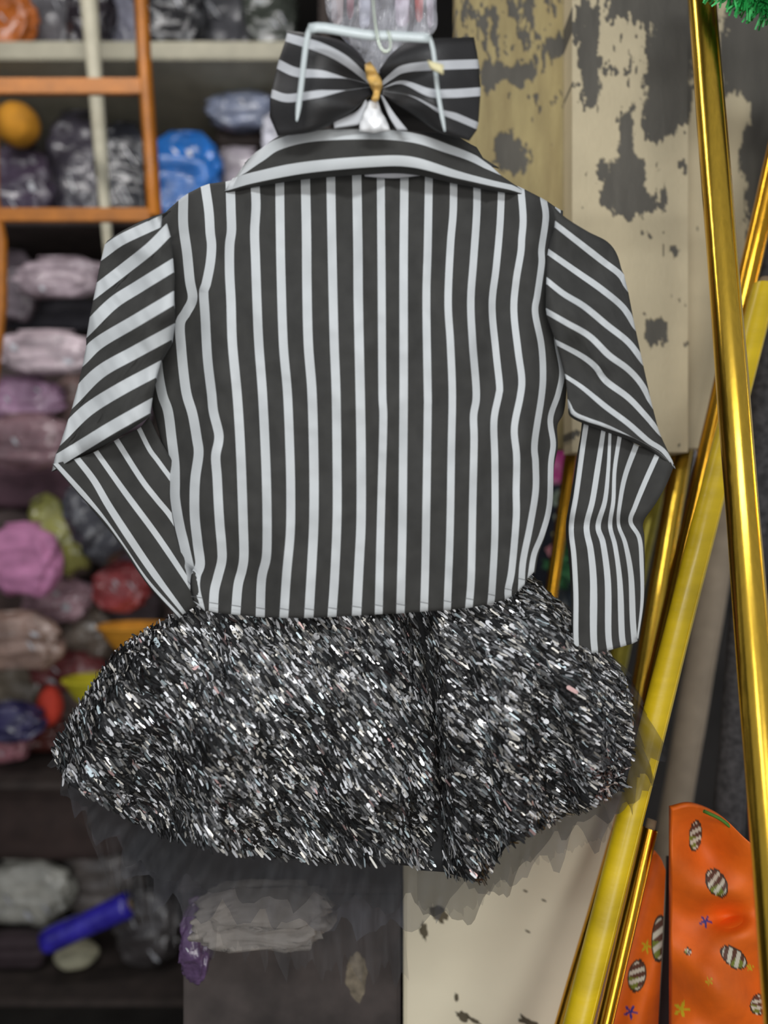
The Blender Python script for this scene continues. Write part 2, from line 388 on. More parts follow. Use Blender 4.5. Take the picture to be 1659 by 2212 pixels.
def sdr2(x, y): return 0.935+0.012*math.exp(-((y-1138)/22)**2)+0.004*math.sin(x/18)*min(1, abs(y-1138)/60)
fore = pillow('lower_sleeve', [
 ([(1258,910),(1252,972),(1239,1067),(1228,1138),(1233,1203),(1238,1284),(1238,1365),(1239,1412)], 0),
 ([(1267,912),(1258,972),(1245,1067),(1234,1138),(1240,1203),(1244,1284),(1244,1365),(1246,1411)], 11),
 ([(1305,920),(1291,1013),(1280,1081),(1267,1138),(1276,1189),(1282,1257),(1282,1365),(1285,1410)], [9, 12, 12, 14, 16, 14]),
 ([(1318,930),(1314,1013),(1307,1081),(1292,1136),(1303,1175),(1313,1257),(1314,1365),(1318,1404)], [6, 8, 11, 13, 14, 13]),
 ([(1339,940),(1328,1013),(1325,1081),(1318,1135),(1329,1181),(1339,1257),(1343,1365),(1347,1396)], [9, 8, 9, 10, 13, 13]),
 ([(1375,960),(1351,1026),(1340,1081),(1336,1132),(1351,1175),(1363,1243),(1367,1338),(1371,1388)], [12, 10, 7, 11, 13, 13]),
 ([(1421,980),(1394,1040),(1372,1094),(1362,1127),(1381,1162),(1386,1216),(1387,1298),(1377,1380)], [11, 11, 9, 9, 7, 3]),
 ([(1457,1004),(1440,1046),(1415,1090),(1390,1127),(1392,1162),(1393,1216),(1391,1300),(1380,1385)], 0)], 70, sdr2, 0.022, [BLACK, WHITE], slR, bulge=0.005, sub=3)

# ------------------------------------------------------------------ skirt
sk = empty('skirt', P(800, 1880, 0.95), 'flared black skirt covered in silver sequins below the striped jacket', 'skirt')
SKBASE = mat('black_skirt_cloth', (0.012, 0.012, 0.013), 0.8, var=0.3)
SEQ = mat('silver_sequins', (1, 1, 1), 0.33, metal=0.35, attr=True, var=0.05, spec=0.8)
GL = [[(385,1322),(262,1400),(180,1510),(112,1620)],
      [(410,1300),(300,1440),(205,1590),(140,1690)],
      [(450,1302),(370,1480),(300,1650),(248,1755)],
      [(520,1308),(470,1500),(410,1700),(375,1812)],
      [(620,1308),(585,1500),(545,1700),(520,1846)],
      [(740,1308),(735,1500),(730,1700),(720,1862)],
      [(840,1308),(865,1500),(860,1700),(850,1868)],
      [(890,1308),(925,1480),(945,1680),(935,1874)]]
GR = [[(912,1305),(940,1480),(956,1700),(962,1885)],
      [(960,1300),(990,1550),(1015,1750),(1040,1908)],
      [(1030,1290),(1080,1500),(1100,1680),(1092,1830)],
      [(1080,1278),(1165,1480),(1205,1640),(1205,1770)],
      [(1110,1255),(1215,1400),(1290,1560),(1292,1735)],
      [(1132,1230),(1250,1340),(1345,1460),(1366,1600),(1352,1700)]]
def skirt_panel(name, G, Y0, waves, seed, nseq, ang, phase):
    rows, per = 50, 14
    cs = [smooth_curve(c, rows) for c in G]; cols = []
    for a, b in zip(cs, cs[1:]):
        for k in range(per): cols.append(a+(b-a)*k/per)
    cols.append(cs[-1]); g = np.stack(cols, 1); nr, nc = g.shape[:2]
    V = np.zeros((nr, nc, 3))
    for i in range(nr):
        for j in range(nc):
            u = j/(nc-1); v = i/(nr-1); x, y = g[i, j]
            D = Y0-0.035*math.sin(math.pi*min(1, v*1.1))*math.sin(math.pi*u)**0.5+0.028*v*math.sin(waves*u*2*math.pi+phase+0.8*math.sin(3*v))*(0.4+0.6*math.sin(math.pi*u))
            D += 0.014*fbm(x, y, 0.009, seed)+0.04*(abs(u-0.5)*2)**4*0.5
            V[i, j] = P(x, y, D)
    vs = [Vector(q) for q in V.reshape(-1, 3)]
    n = len(vs); vs += [q+Vector((0, 0.004, 0)) for q in vs]; fs = []
    for i in range(nr-1):
        for j in range(nc-1):
            a = i*nc+j; fs.append((a, a+1, a+nc+1, a+nc)); fs.append((n+a, n+a+nc, n+a+nc+1, n+a+1))
    for j in range(nc-1):
        fs.append((j, n+j, n+j+1, j+1)); a = (nr-1)*nc+j; fs.append((a, a+1, n+a+1, n+a))
    for i in range(nr-1):
        a = i*nc; fs.append((a, a+nc, n+a+nc, n+a)); a = a+nc-1; fs.append((a, n+a, n+a+nc, a+nc))
    pan = mesh(name, vs, fs, SKBASE, sk)
    # sequins: small oblong spangles on the cloth, slanted like streaked glints
    rs = np.random.RandomState(seed); SV = []; SF = []; SCOL = []
    # area-weighted choice of cells
    A = np.linalg.norm(np.cross(V[:-1, 1:]-V[:-1, :-1], V[1:, :-1]-V[:-1, :-1]), axis=-1)
    idx = rs.choice(A.size, nseq, p=(A/A.sum()).ravel())
    for q in idx:
        i, j = divmod(int(q), nc-1); fu, fv = rs.rand(2)
        p00, p01, p10, p11 = V[i, j], V[i, j+1], V[i+1, j], V[i+1, j+1]
        c = (p00*(1-fu)+p01*fu)*(1-fv)+(p10*(1-fu)+p11*fu)*fv
        nrm = np.cross(p01-p00, p10-p00); nrm /= np.linalg.norm(nrm)
        if nrm[1] > 0: nrm = -nrm
        nrm = nrm+rs.normal(0, 0.24, 3); nrm /= np.linalg.norm(nrm)
        th = math.radians(ang(c)+rs.normal(0, 3.5)); t = np.array([math.cos(th), 0, -math.sin(th)]); t -= nrm*t.dot(nrm); t /= np.linalg.norm(t)
        b = np.cross(nrm, t); c = c+nrm*(0.0014+0.001*rs.rand())
        big = rs.rand() < 0.012
        L_ = (0.0046+0.0036*rs.rand())*(1.15 if big else 1); W_ = (0.0009+0.0006*rs.rand())*(2.0 if big else 1)
        o = len(SV)
        for cx, cy in ((-1, -.4), (-1, .4), (-.75, 1), (.75, 1), (1, .4), (1, -.4), (.75, -1), (-.75, -1)):
            SV.append(c+t*cx*L_+b*cy*W_)
        SF.append(tuple(range(o, o+8)))
        clump = fnoise(np.array([c[0]*1900]), np.array([c[2]*1900]), 0.012, 5+seed)[0]
        r = rs.rand()**max(1.3, 5.2-6*(clump-0.5)*2)
        lum = 0.012+0.82*r  # glints put into the colour: uneven brightness, some pure white
        if big or rs.rand() < 0.06: lum = 1.0
        tint = np.array([1, 1, 1.02])
        z = rs.rand()
        if z < 0.25: tint = np.array([1.0, 0.95, 0.86])
        elif z < 0.34: tint = np.array([0.85, 1.0, 1.05])
        elif z < 0.36: tint = np.array([1.0, 0.65, 0.62])
        SCOL += [(*(lum*tint), 1)]*8
    s = mesh('sequins', SV, SF, SEQ, pan, smooth=False, attr=SCOL); tag(s, kind='stuff')
    return pan
skirt_panel('front_panel', GL, 0.955, 3.2, 3, 9000, lambda c: 50, 0.5)
skirt_panel('side_panel', GR, 0.945, 3.0, 8, 6200, lambda c: 42-12*min(1, max(0, (c[0]-0.08)/0.2)), 2.2)
# dark slit lining between both panels
pillow('lining', [([(870,1320),(900,1500),(915,1700),(905,1880)], 0), ([(960,1320),(985,1500),(985,1700),(975,1885)], 0)], 20, lambda x, y: 0.985, 0.01, [SKBASE], sk, sub=4)
pillow('waistband', [([(400,1200),(420,1320)], 0), ([(800,1200),(800,1330)], 0), ([(1120,1180),(1150,1260)], 0)], 10, lambda x, y: 0.972, 0.012, [SKBASE], sk, sub=10)
pillow('bodice', [([(470,640),(420,900),(420,1210)], 0), ([(800,600),(800,900),(800,1230)], 0), ([(1120,640),(1130,900),(1120,1190)], 0)], 14, lambda x, y: 0.984, 0.012, [SKBASE], sk, sub=8)
for x0 in (660, 940): pillow('shoulder_strap', [([(x0, 300), (x0-10, 640)], 0), ([(x0+30, 300), (x0+25, 640)], 0)], 10, lambda x, y: 0.980, 0.006, [SKBASE], sk, sub=2)

def tulle_mat(name, col, alpha): return mat(name, col, 0.8, alpha=alpha, var=0.3, scale=60, stretch=(2, 2, 0.3))
TUL = tulle_mat('black_tulle', (0.03, 0.03, 0.032), 0.50)
TUL2 = tulle_mat('grey_tulle', (0.10, 0.10, 0.105), 0.20)
TUL3 = tulle_mat('thin_tulle', (0.07, 0.07, 0.08), 0.42)
def ruffle(name, top, bot, Y, m, seed, amp=0.012, freq=26, ragged=30, cols=150, rows=16, parent=None):
    a = smooth_curve(top, cols); b = smooth_curve(bot, cols); vs = []; fs = []; rs = random.Random(seed)
    for j in range(cols):
        rg = ragged*(fbm(j*0.35, seed, 1.0, seed)*1.0+0.5*math.sin(j*0.8+seed)); dirv = (b[j]-a[j]); dirv = dirv/max(1, np.linalg.norm(dirv))
        e = b[j]+dirv*rg
        for i in range(rows):
            v = i/(rows-1); p = a[j]+(e-a[j])*v; sw = 4*v*math.sin(j*0.6+seed)
            vs.append(P(p[0]+sw, p[1], Y+amp*v*math.sin(j*2*math.pi*freq/cols+seed+v)+0.006*fbm(p[0], p[1], 0.02, seed)))
    for j in range(cols-1):
        for i in range(rows-1):
            q = j*rows+i; fs.append((q, q+1, q+rows+1, q+rows))
    return mesh(name, vs, fs, m, parent)
pt = sk
T1 = [(180,1560),(330,1700),(560,1800),(850,1830),(960,1850),(1060,1830),(1200,1740),(1320,1640),(1330,1480),(1260,1360)]
ruffle('tulle_layer', T1, [(110,1640),(215,1800),(450,1925),(880,1960),(975,1990),(1060,1945),(1190,1815),(1370,1735),(1425,1610),(1350,1440)], 0.985, TUL, 2, ragged=26, parent=pt)
ruffle('tulle_layer', T1, [(130,1700),(250,1850),(430,1975),(880,2000),(950,1960),(1090,1905),(1230,1830),(1350,1760),(1400,1660),(1330,1450)], 1.005, TUL3, 5, ragged=36, freq=18, parent=pt)
ruffle('tulle_layer', [(900,1840),(980,1850),(1100,1780),(1200,1730),(1290,1700)], [(900,1960),(1010,1965),(1110,1880),(1190,1850),(1330,1795)], 1.02, TUL2, 9, ragged=16, freq=9, parent=pt)
ruffle('tulle_layer', [(150,1650),(300,1760),(560,1830),(860,1850)], [(200,1830),(330,1990),(640,2080),(880,2110)], 1.04, TUL2, 12, ragged=40, freq=12, parent=pt)

# ------------------------------------------------------------------ bow
bw = empty('bow', P(808, 290, 0.86), 'black bow with white stripes and golden centre tied above the jacket collar', 'bow')
def bd(x, y): return 0.858-0.022*math.exp(-((abs(x-812)-130)/80)**2)+0.010*math.sin((y-170)/16+abs(x-812)/60)*math.exp(-((x-812)/90)**2)+0.003*math.sin(y/20)
pillow('left_loop', [
 ([(618,66),(680,74),(755,96),(800,150)], 0),
 ([(618,80),(690,102),(745,130),(800,176)], [18, 22, 20, 11]),
 ([(600,138),(640,156),(696,160),(752,170),(800,182)], [20, 20, 16, 0.5, 0.5]),
 ([(586,202),(622,212),(680,204),(740,196),(800,188)], [18, 18, 16, 0.5, 0.5]),
 ([(582,250),(640,258),(720,236),(800,196)], 0),
 ([(600,292),(660,284),(740,250),(802,204)], 0)], 34, bd, 0.035, [SATIN_BLACK, GREYSTRIPE], bw, bulge=0.008, sub=3)
pillow('right_loop', [
 ([(820,150),(850,112),(900,86),(1024,80)], 0),
 ([(824,182),(845,165),(872,149),(930,142),(1034,138)], [8, 17, 20, 20, 20]),
 ([(826,190),(870,178),(928,200),(975,202),(1038,198)], [0.5, 10, 18, 19, 19]),
 ([(826,196),(890,208),(950,240),(985,252),(1032,272)], [0.5, 0.5, 5, 15, 15]),
 ([(824,204),(880,236),(950,282),(1014,302)], 0)], 34, bd, 0.035, [SATIN_BLACK, GREYSTRIPE], bw, bulge=0.008, sub=3)
kn = pillow('knot', [([(788,138),(792,168),(806,195),(802,216)], 0), ([(800,132),(812,165),(812,195),(810,218)], 0), ([(812,150),(826,178),(822,196),(818,214)], 0)], 20, lambda x, y: 0.828+0.003*math.sin(y/5), 0.014, [mat('golden_cloth', s2l(214, 172, 96), 0.5, var=0.3, scale=120)], bw, bulge=0.005, sub=4)
tag(kn, 'golden yellow knot at the middle of the bow')
pillow('tail', [([(790,215),(770,240),(720,262)], 0), ([(798,225),(790,262),(722,276)], 0)], 14, lambda x, y: 0.85, 0.006, [GREYSTRIPE], bw, sub=4)
pillow('tail', [([(822,205),(840,250),(858,280)], 0), ([(826,205),(852,245),(880,280)], 0)], 14, lambda x, y: 0.85, 0.006, [GREYSTRIPE], bw, sub=4)
cl = pillow('clip', [([(797,217),(786,240),(778,262),(776,282)], 0), ([(808,215),(808,240),(808,262),(806,286)], 0), ([(816,217),(824,240),(836,262),(842,280)], 0)], 18, lambda x, y: 0.842+0.002*math.sin(x/4)*math.cos(y/6), 0.012, [mat('glossy_white_plastic', (0.93, 0.93, 0.93), 0.12, coat=1.0, var=0.03)], bw, bulge=0.008, sub=4)
tag(cl, 'glossy white plastic clip under the knot')

# ------------------------------------------------------------------ hanger
hg = empty('hanger', P(800, 80, 0.84), 'white plastic hanger frame with wire hook over the striped bow', 'hanger')
YH = 0.800
tube('top_bar', [P(x, y, YH) for x, y in smooth_curve([(668,62),(700,60),(790,75),(850,78),(926,82)], 16)], S(11, YH), WHITE_PLASTIC, hg, seg=12, flat=0.5)
tube('side_bar', [P(x, y, YH+d) for (x, y), d in zip(smooth_curve([(672,56),(662,90),(650,190),(641,262)], 14), np.linspace(0, 0.02, 14))], [S(6.5, YH)]*12+[S(5, YH), S(2, YH)], WHITE_PLASTIC, hg, seg=10, flat=0.6)
tube('side_bar', [P(x, y, YH+d) for (x, y), d in zip(smooth_curve([(926,78),(936,110),(946,200),(961,284)], 14), np.linspace(0, 0.02, 14))], [S(5, YH)]*12+[S(4, YH), S(2, YH)], WHITE_PLASTIC, hg, seg=10, flat=0.6)
WIRE = mat('pale_wire', (0.55, 0.60, 0.50), 0.25, metal=0.7, var=0.05)
hook = [P(x, y, YH-0.012) for x, y in smooth_curve([(800,-128),(806,-60),(806,0),(812,60),(820,98),(832,113),(843,104),(842,80),(838,68)], 40)]
tube('hook', hook, S(3.2, YH), WIRE, hg, seg=8)
tg = pillow('size_tag', [([(924,130),(958,140)], 0), ([(930,146),(958,160)], 0)], 5, lambda x, y: YH-0.008, 0.001, [mat('cream_tag', s2l(215, 205, 160), 0.6)], hg, sub=2)
tag(tg, 'small cream size tag on the right bar')
# rail above the picture that everything hangs from
rl = empty('hanging_rail', P(800, -150, YH), 'thin steel rail above the costume, holding its hook', 'rail')
tube('bar', [(-0.9, YH-0.012, P(0, -146, YH-.012).z), (0.9, YH-0.012, P(0, -146, YH-.012).z)], 0.006, SILVER, rl)
for x in (-0.88, 0.88): tube('post', [(x, YH-0.012, 0), (x, YH-0.012, P(0, -146, YH-.012).z)], 0.008, SILVER, rl)

# clear bag above the bow
CLEAR = mat('clear_plastic_film', (0.75, 0.75, 0.80), 0.15, alpha=0.32, coat=0.6, var=0.3, bump=0.9, bscale=18, stretch=(2, 2, 0.5), bdist=0.02)
cb = empty('plastic_bag', P(810, 130, 0.85), 'clear plastic bag of pink and white goods gathered above the hanger bar', 'bag')
pillow('film', [([(696,-150),(700,-40),(704,20),(722,60),(772,110),(800,160)], 0), ([(760,-150),(765,0),(780,60),(795,120),(804,165)], 0),
  ([(860,-150),(850,0),(836,60),(822,120),(808,165)], 0), ([(944,-150),(943,0),(942,62),(905,88),(850,130),(812,160)], 0)], 40,
  lambda x, y: 0.868+0.008*math.sin(x/13+y/60)+0.006*fbm(x, y, 0.02, 8), 0.03, [CLEAR], cb, bulge=0.010, sub=8)
for x0, x1, y1, c, nm in ((745, 765, 40, (150, 90, 100), 'pink_strip'), (893, 915, 46, (190, 90, 80), 'red_strip'), (712, 742, 52, (205, 190, 190), 'white_wad'), (772, 800, 60, (190, 190, 205), 'white_wad'), (850, 885, 56, (200, 185, 200), 'white_wad'), (918, 938, 60, (190, 180, 190), 'white_wad')):
    pillow(nm, [([(x0, -140), (x0+4, y1-20), (x0+8, y1)], 0), ([(x1, -140), (x1-1, y1-20), (x1-8, y1)], 0)], 14, lambda x, y: 0.876+0.003*math.sin(y/14+x), 0.008, [mat('stuff_%d_%d_%d' % c, s2l(*c), 0.5, var=0.2)], cb, sub=4)

# ------------------------------------------------------------------ rolls on the right
def roll(name, label, cat, x0, y0, Y0, x1, y1, Y1, wpx, m, group=None, to_floor=True, core=True):
    """a straight roll; (x0,y0,Y0) and (x1,y1,Y1) are points on its axis, wpx its width at the second one"""
    a = P(x0, y0, Y0); b = P(x1, y1, Y1); r = S(wpx, Y1)/2
    d = (b-a).normalized()
    if to_floor and d.z < -0.05:
        b = a+d*((a.z-0.02)/(-d.z))
    root = empty(name, b, label, cat, group)
    n = 26; pts = [a+(b-a)*k/n for k in range(n+1)]
    rr = [r*(1+0.02*math.sin(k*1.7+x0)) for k in range(n+1)]
    tube('wrap', pts, rr, m, root, seg=28, cap=False)
    q = (b-a).normalized()*0.012
    tube('core', [a-q, a, b, b+q*0.3], r*0.6, CARD, root, seg=14)
    # the loose outer edge of the foil
    sd = (b-a).cross(Vector((0, 1, 0))).normalized()
    up = Vector((0, -1, 0))
    e = [p+sd*r*0.55+up*r*0.86 for p in pts]
    tube('loose_edge', e, 0.0012, m, root, seg=6)
    return root
roll('foil_roll', 'long gold foil roll nearest the viewer, running down the right edge', 'roll', 1510, -80, 1.13, 1692, 2212, 0.80, 80, GOLD2)
roll('foil_roll', 'orange gold foil roll leaning right, crossing behind the nearest gold roll', 'roll', 1712, 180, 1.215, 1368, 1680, 1.25, 42, GOLD, to_floor=False)
roll('wrapped_roll', 'bright yellow wrapped roll slanting from upper right to bottom, beside cream cabinet', 'roll', 1652, 620, 1.165, 1248, 2212, 0.97, 60, YELLOW)
roll('foil_roll', 'gold foil roll beside the right sleeve, coming from under the wall edge', 'roll', 1492, 860, 1.42, 1358, 1656, 1.30, 46, GOLD2, to_floor=False)
roll('foil_roll', 'silver foil roll among the gold rolls right of the sleeve', 'roll', 1524, 890, 1.47, 1401, 1634, 1.352, 26, SILVER, to_floor=False)
roll('wrapped_roll', 'olive yellow roll just behind the right cuff', 'roll', 1445, 930, 1.52, 1296, 1608, 1.42, 40, OLIVE, to_floor=False)
roll('foil_roll', 'gold foil roll seen in the gap between jacket body and right sleeve', 'roll', 1245, 900, 1.46, 1145, 1608, 1.42, 28, GOLD, to_floor=False)
roll('cardboard_roll', 'pale beige paper roll behind the yellow roll in shadow', 'roll', 1572, 1080, 1.66, 1478, 1640, 1.64, 62, BEIGE)
roll('foil_roll', 'gold foil roll in shade along the cream cabinet edge', 'roll', 1368, 1700, 1.17, 1205, 2260, 1.09, 40, GOLD)
roll('foil_roll', 'reddish gold foil roll between the yellow roll and the orange cloth bag', 'roll', 1404, 1790, 1.075, 1306, 2212, 1.03, 36, GOLD)
roll('fabric_roll', 'dark grey felt roll behind the gold rolls at the right edge', 'roll', 1700, 300, 1.27, 1580, 1700, 1.32, 66, mat('dark_felt', (0.05, 0.047, 0.048), 0.95, var=0.5, scale=90))

# ------------------------------------------------------------------ orange printed cloth
PRINTM = mat('orange_printed_cloth', (1, 1, 1), 0.6, attr=True, var=0.12, scale=30, bump=0.3, bscale=40)
def cloth(name, top, bot, Yf, prints, parent, base=(234, 106, 12), n=150, th=0.012):
    a = smooth_curve(top, n); b = smooth_curve(bot, n); vs = []; cs = []; rs = np.random.RandomState(5)
    G = np.stack([a+(b-a)*k/(n-1) for k in range(n)])
    for i in range(n):
        for j in range(n):
            x, y = G[i, j]; vs.append(P(x, y, Yf(x, y)))
            c = np.array(s2l(*base))
            for (cx, cy, rx, ry, an, kind) in prints:
                ca, sa = math.cos(an), math.sin(an); u = ((x-cx)*ca+(y-cy)*sa)/rx; v = (-(x-cx)*sa+(y-cy)*ca)/ry
                d = math.hypot(u, v)
                if kind == 'badge' and d < 1:
                    if d > 0.86: c = np.array(s2l(60, 45, 30))
                    elif abs(math.sin(v*5.2+u*1.5)) > 0.75: c = np.array(s2l(210, 205, 185))
                    elif v > 0.1 and u < 0.2: c = np.array(s2l(120, 130, 45))
                    else: c = np.array(s2l(95, 60, 45))
                elif kind in ('blue', 'yellow'):
                    aa = math.atan2(v, u); 
                    if d < 0.55+0.4*math.cos(5*aa): c = np.array(s2l(50, 50, 130) if kind == 'blue' else s2l(205, 180, 30))
            cs.append((*c, 1))
    fs = []; o = n*n; vs += [v+Vector((0, th, 0)) for v in vs]; cs += cs[:o]
    for i in range(n-1):
        for j in range(n-1):
            q = i*n+j; fs.append((q, q+1, q+n+1, q+n)); fs.append((o+q, o+q+n, o+q+n+1, o+q+1))
    for j in range(n-1):
        fs.append((j, o+j, o+j+1, j+1)); q = (n-1)*n+j; fs.append((q, q+1, o+q+1, o+q))
        q = j*n; fs.append((q, q+n, o+q+n, o+q)); q = j*n+n-1; fs.append((q, o+q, o+q+n, q+n))
    return mesh(name, vs, fs, PRINTM, parent, attr=cs)
ob = empty('printed_bag', P(1560, 2400, 1.1), 'orange cloth bag printed with round badges and stars at the lower right corner', 'bag')
cloth('front_fold', [(1452,1748),(1500,1740),(1560,1765),(1620,1820),(1720,1900)], [(1452,2420),(1500,2425),(1560,2425),(1640,2420),(1740,2420)],
      lambda x, y: 1.02+0.018*math.sin((x+y*0.25)/38)+0.055*math.exp(-(((x-1575)/50)**2+((y-1975)/34)**2))+0.010*math.sin((y-0.8*x)/30)+0.05*max(0, (1500-x)/60)**2*0.3,
      [(1502,1805,14,34,0.1,'badge'),(1548,1908,22,34,-0.5,'badge'),(1585,2068,20,34,-0.9,'badge'),(1524,1990,15,15,0.2,'blue'),(1640,2170,20,24,0.3,'badge'),(1472,2180,20,20,0,'yellow'),(1532,2120,9,9,0.5,'yellow'),(1620,2090,9,9,1,'yellow'),(1486,2055,8,8,1,'badge')], ob)
cloth('side_fold', [(1406,1852),(1416,1842),(1428,1855),(1438,1880)], [(1250,2420),(1310,2425),(1370,2425),(1412,2420)],
      lambda x, y: 1.11+0.012*math.sin((x+y*0.27)/20), [(1424,2028,17,52,0.05,'badge'),(1376,2108,20,36,0.15,'badge'),(1362,2186,17,17,0.2,'blue'),(1396,2045,12,16,0,'yellow')], ob)
pillow('gap_shade', [([(1440,1850),(1436,2000),(1410,2420)], 0), ([(1500,1850),(1496,2000),(1450,2420)], 0)], 16, lambda x, y: 1.17, 0.02, [mat('gap_shade_cloth', (0.035, 0.03, 0.03), 0.9)], ob, sub=4)  # dark sheet put in for the shade of the gap between folds
tube('green_piping', [P(x, y, 1.015) for x, y in smooth_curve([(1520,1752),(1560,1772),(1600,1808),(1625,1835),(1660,1870)], 16)], 0.0022, mat('green_piping', (0.08, 0.22, 0.02), 0.6), ob, seg=6)
box('base', tuple(P(1262, 2470, 1.19)-Vector((0, 0.18, 0.0))), tuple(P(1720, 2424, 1.19)), mat('orange_cloth_plain', s2l(200, 80, 20), 0.7), ob)

# ------------------------------------------------------------------ cream cabinet, lower middle
CREAM = mat('cream_paint', s2l(234, 225, 198), 0.55, var=0.06, scale=5)
CHIP = mat('bare_dark_chip', s2l(96, 88, 70), 0.85, var=0.2)
cbn = empty('cabinet', P(1080, 2212, 1.35), 'cream painted cabinet below the skirt with chipped paint near its foot', 'cabinet')
Yc = 1.22
A0 = P(872, 1720, Yc); B0 = P(1385, 2212, Yc)
box('side', (A0.x, Yc, 0.0), (B0.x, Yc+0.33, A0.z), CREAM, cbn, bev=0.004)
box('top', (A0.x-0.01, Yc-0.012, A0.z), (B0.x+0.01, Yc+0.34, A0.z+0.012), CREAM, cbn, bev=0.004)
for k, (cx, cy, rx, ry) in enumerate(((948,1975,26,22),(915,2010,10,24),(1000,2196,20,14),(986,2155,7,12),(1140,2208,26,12),(1025,2205,18,6),(1135,1925,7,3),(1140,2012,8,3),(1175,1945,7,3))):
    n = 18; vs = [P(cx, cy, Yc-0.0008)]
    for i in range(n):
        th = 2*math.pi*i/n; q = 0.75+0.5*fbm(math.cos(th)*3, math.sin(th)*3, 1, k)
        vs.append(P(cx+rx*q*math.cos(th), cy+ry*q*math.sin(th)+0.4*rx*q*math.cos(th), Yc-0.0008))
    mesh('paint_chip', vs, [(0, i+1, (i+1) % n+1) for i in range(n)], CHIP, cbn)

# dark box, lower left of middle
DK = mat('dark_brown_board', (0.062, 0.050, 0.046), 0.85, var=0.5, scale=12)
dbx = empty('storage_box', P(600, 2212, 1.3), 'dark brown storage box left of the cream cabinet, under the skirt', 'box')
q0 = P(395, 2090, 1.2); q1 = P(868, 2212, 1.2)
box('carcass', (q0.x, 1.2, 0.0), (q1.x-0.002, 1.5, P(0, 1925, 1.2).z), DK, dbx, bev=0.005)
box('lid', (q0.x-0.005, 1.19, P(0, 1925, 1.2).z), (q1.x-0.001, 1.51, P(0, 1905, 1.2).z), DK, dbx, bev=0.003)
ang_ = np.linspace(0, 2*math.pi, 40, endpoint=False)
mesh('scuff_mark', [P(770, 2110, 1.1990)]+[P(770+22*math.cos(t)*(1+.25*fbm(math.cos(t)*2, math.sin(t)*2, 1, 4)), 2110+52*math.sin(t)*(1+.25*fbm(math.cos(t)*2, math.sin(t)*2, 1, 9)), 1.1990) for t in ang_], [(0, k+1, (k+1) % 40+1) for k in range(40)], mat('pale_scuff', s2l(120, 110, 94), 0.9, var=0.5, scale=60), dbx)

# ------------------------------------------------------------------ left: shelves and goods
YS = 2.0                                   # front of the shelving
SHELF_DK = mat('dark_shelf_board', (0.045, 0.033, 0.028), 0.8, var=0.3)
CREAM_B = mat('cream_shelf_paint', s2l(175, 170, 150), 0.6, var=0.12)
ORANGE = mat('orange_painted_metal', s2l(160, 96, 22), 0.5, var=0.2)
xl = P(-260, 0, YS).x; xr = P(700, 0, YS).x
sh = empty('shelving_unit', (xl, YS, 0), 'dark shelving unit with a cream top shelf behind the left sleeve', 'shelving')
boards = [88, 470, 1690, 2160]
for k, yb in enumerate(boards):
    z = P(0, yb, YS).z; zt = P(0, yb+(40 if k == 0 else 16), YS).z
    b = box('shelf_board', (xl, YS, zt), (xr, YS+0.50, z), CREAM_B if k == 0 else SHELF_DK, sh, bev=0.003)
    if k == 0: tag(b, 'cream painted top shelf board')
for x in (xl, xr): box('side_panel', (x-0.012, YS, 0), (x+0.012, YS+0.50, 2.95), SHELF_DK, sh)
box('back_panel', (xl, YS+0.50, 0), (xr, YS+0.51, 2.95), SHELF_DK, sh)
rk = empty('display_rack', P(0, 2212, 1.72), 'orange metal display rack with two rails, upper left', 'rack')
YR = 1.72
tube('upright', [P(-22, -200, YR), P(-14, 430, YR), P(3, 520, YR), P(3, 660, YR), P(-24, 900, YR), (P(-40, 1200, YR).x, YR, 0.0)], S(13, YR), ORANGE, rk, seg=4)
tube('upright', [P(299, -120, YR), P(311, 130, YR), P(323, 300, YR), P(334, 468, YR)], S(16, YR), ORANGE, rk, seg=4)
box('rail', tuple(P(-18, 205, YR)-Vector((0, .006, 0))), tuple(P(308, 170, YR)+Vector((0, .006, 0))), ORANGE, rk, bev=0.002)
box('rail', tuple(P(-14, 480, YR)-Vector((0, .006, 0))), tuple(P(326, 450, YR)+Vector((0, .006, 0))), ORANGE, rk, bev=0.002)
tag(tube('pole', [(P(176, -300, 1.86).x, 1.86, 3.0), P(192, 0, 1.86), P(206, 180, 1.87), P(218, 330, 1.88), P(236, 570, 1.9)], [S(19, 1.86), S(19, 1.86), S(16, 1.86), S(15, 1.88), S(9, 1.88)], CREAM_B, None, seg=12), 'cream wooden pole hanging slanted before the shelves at upper left', 'pole')

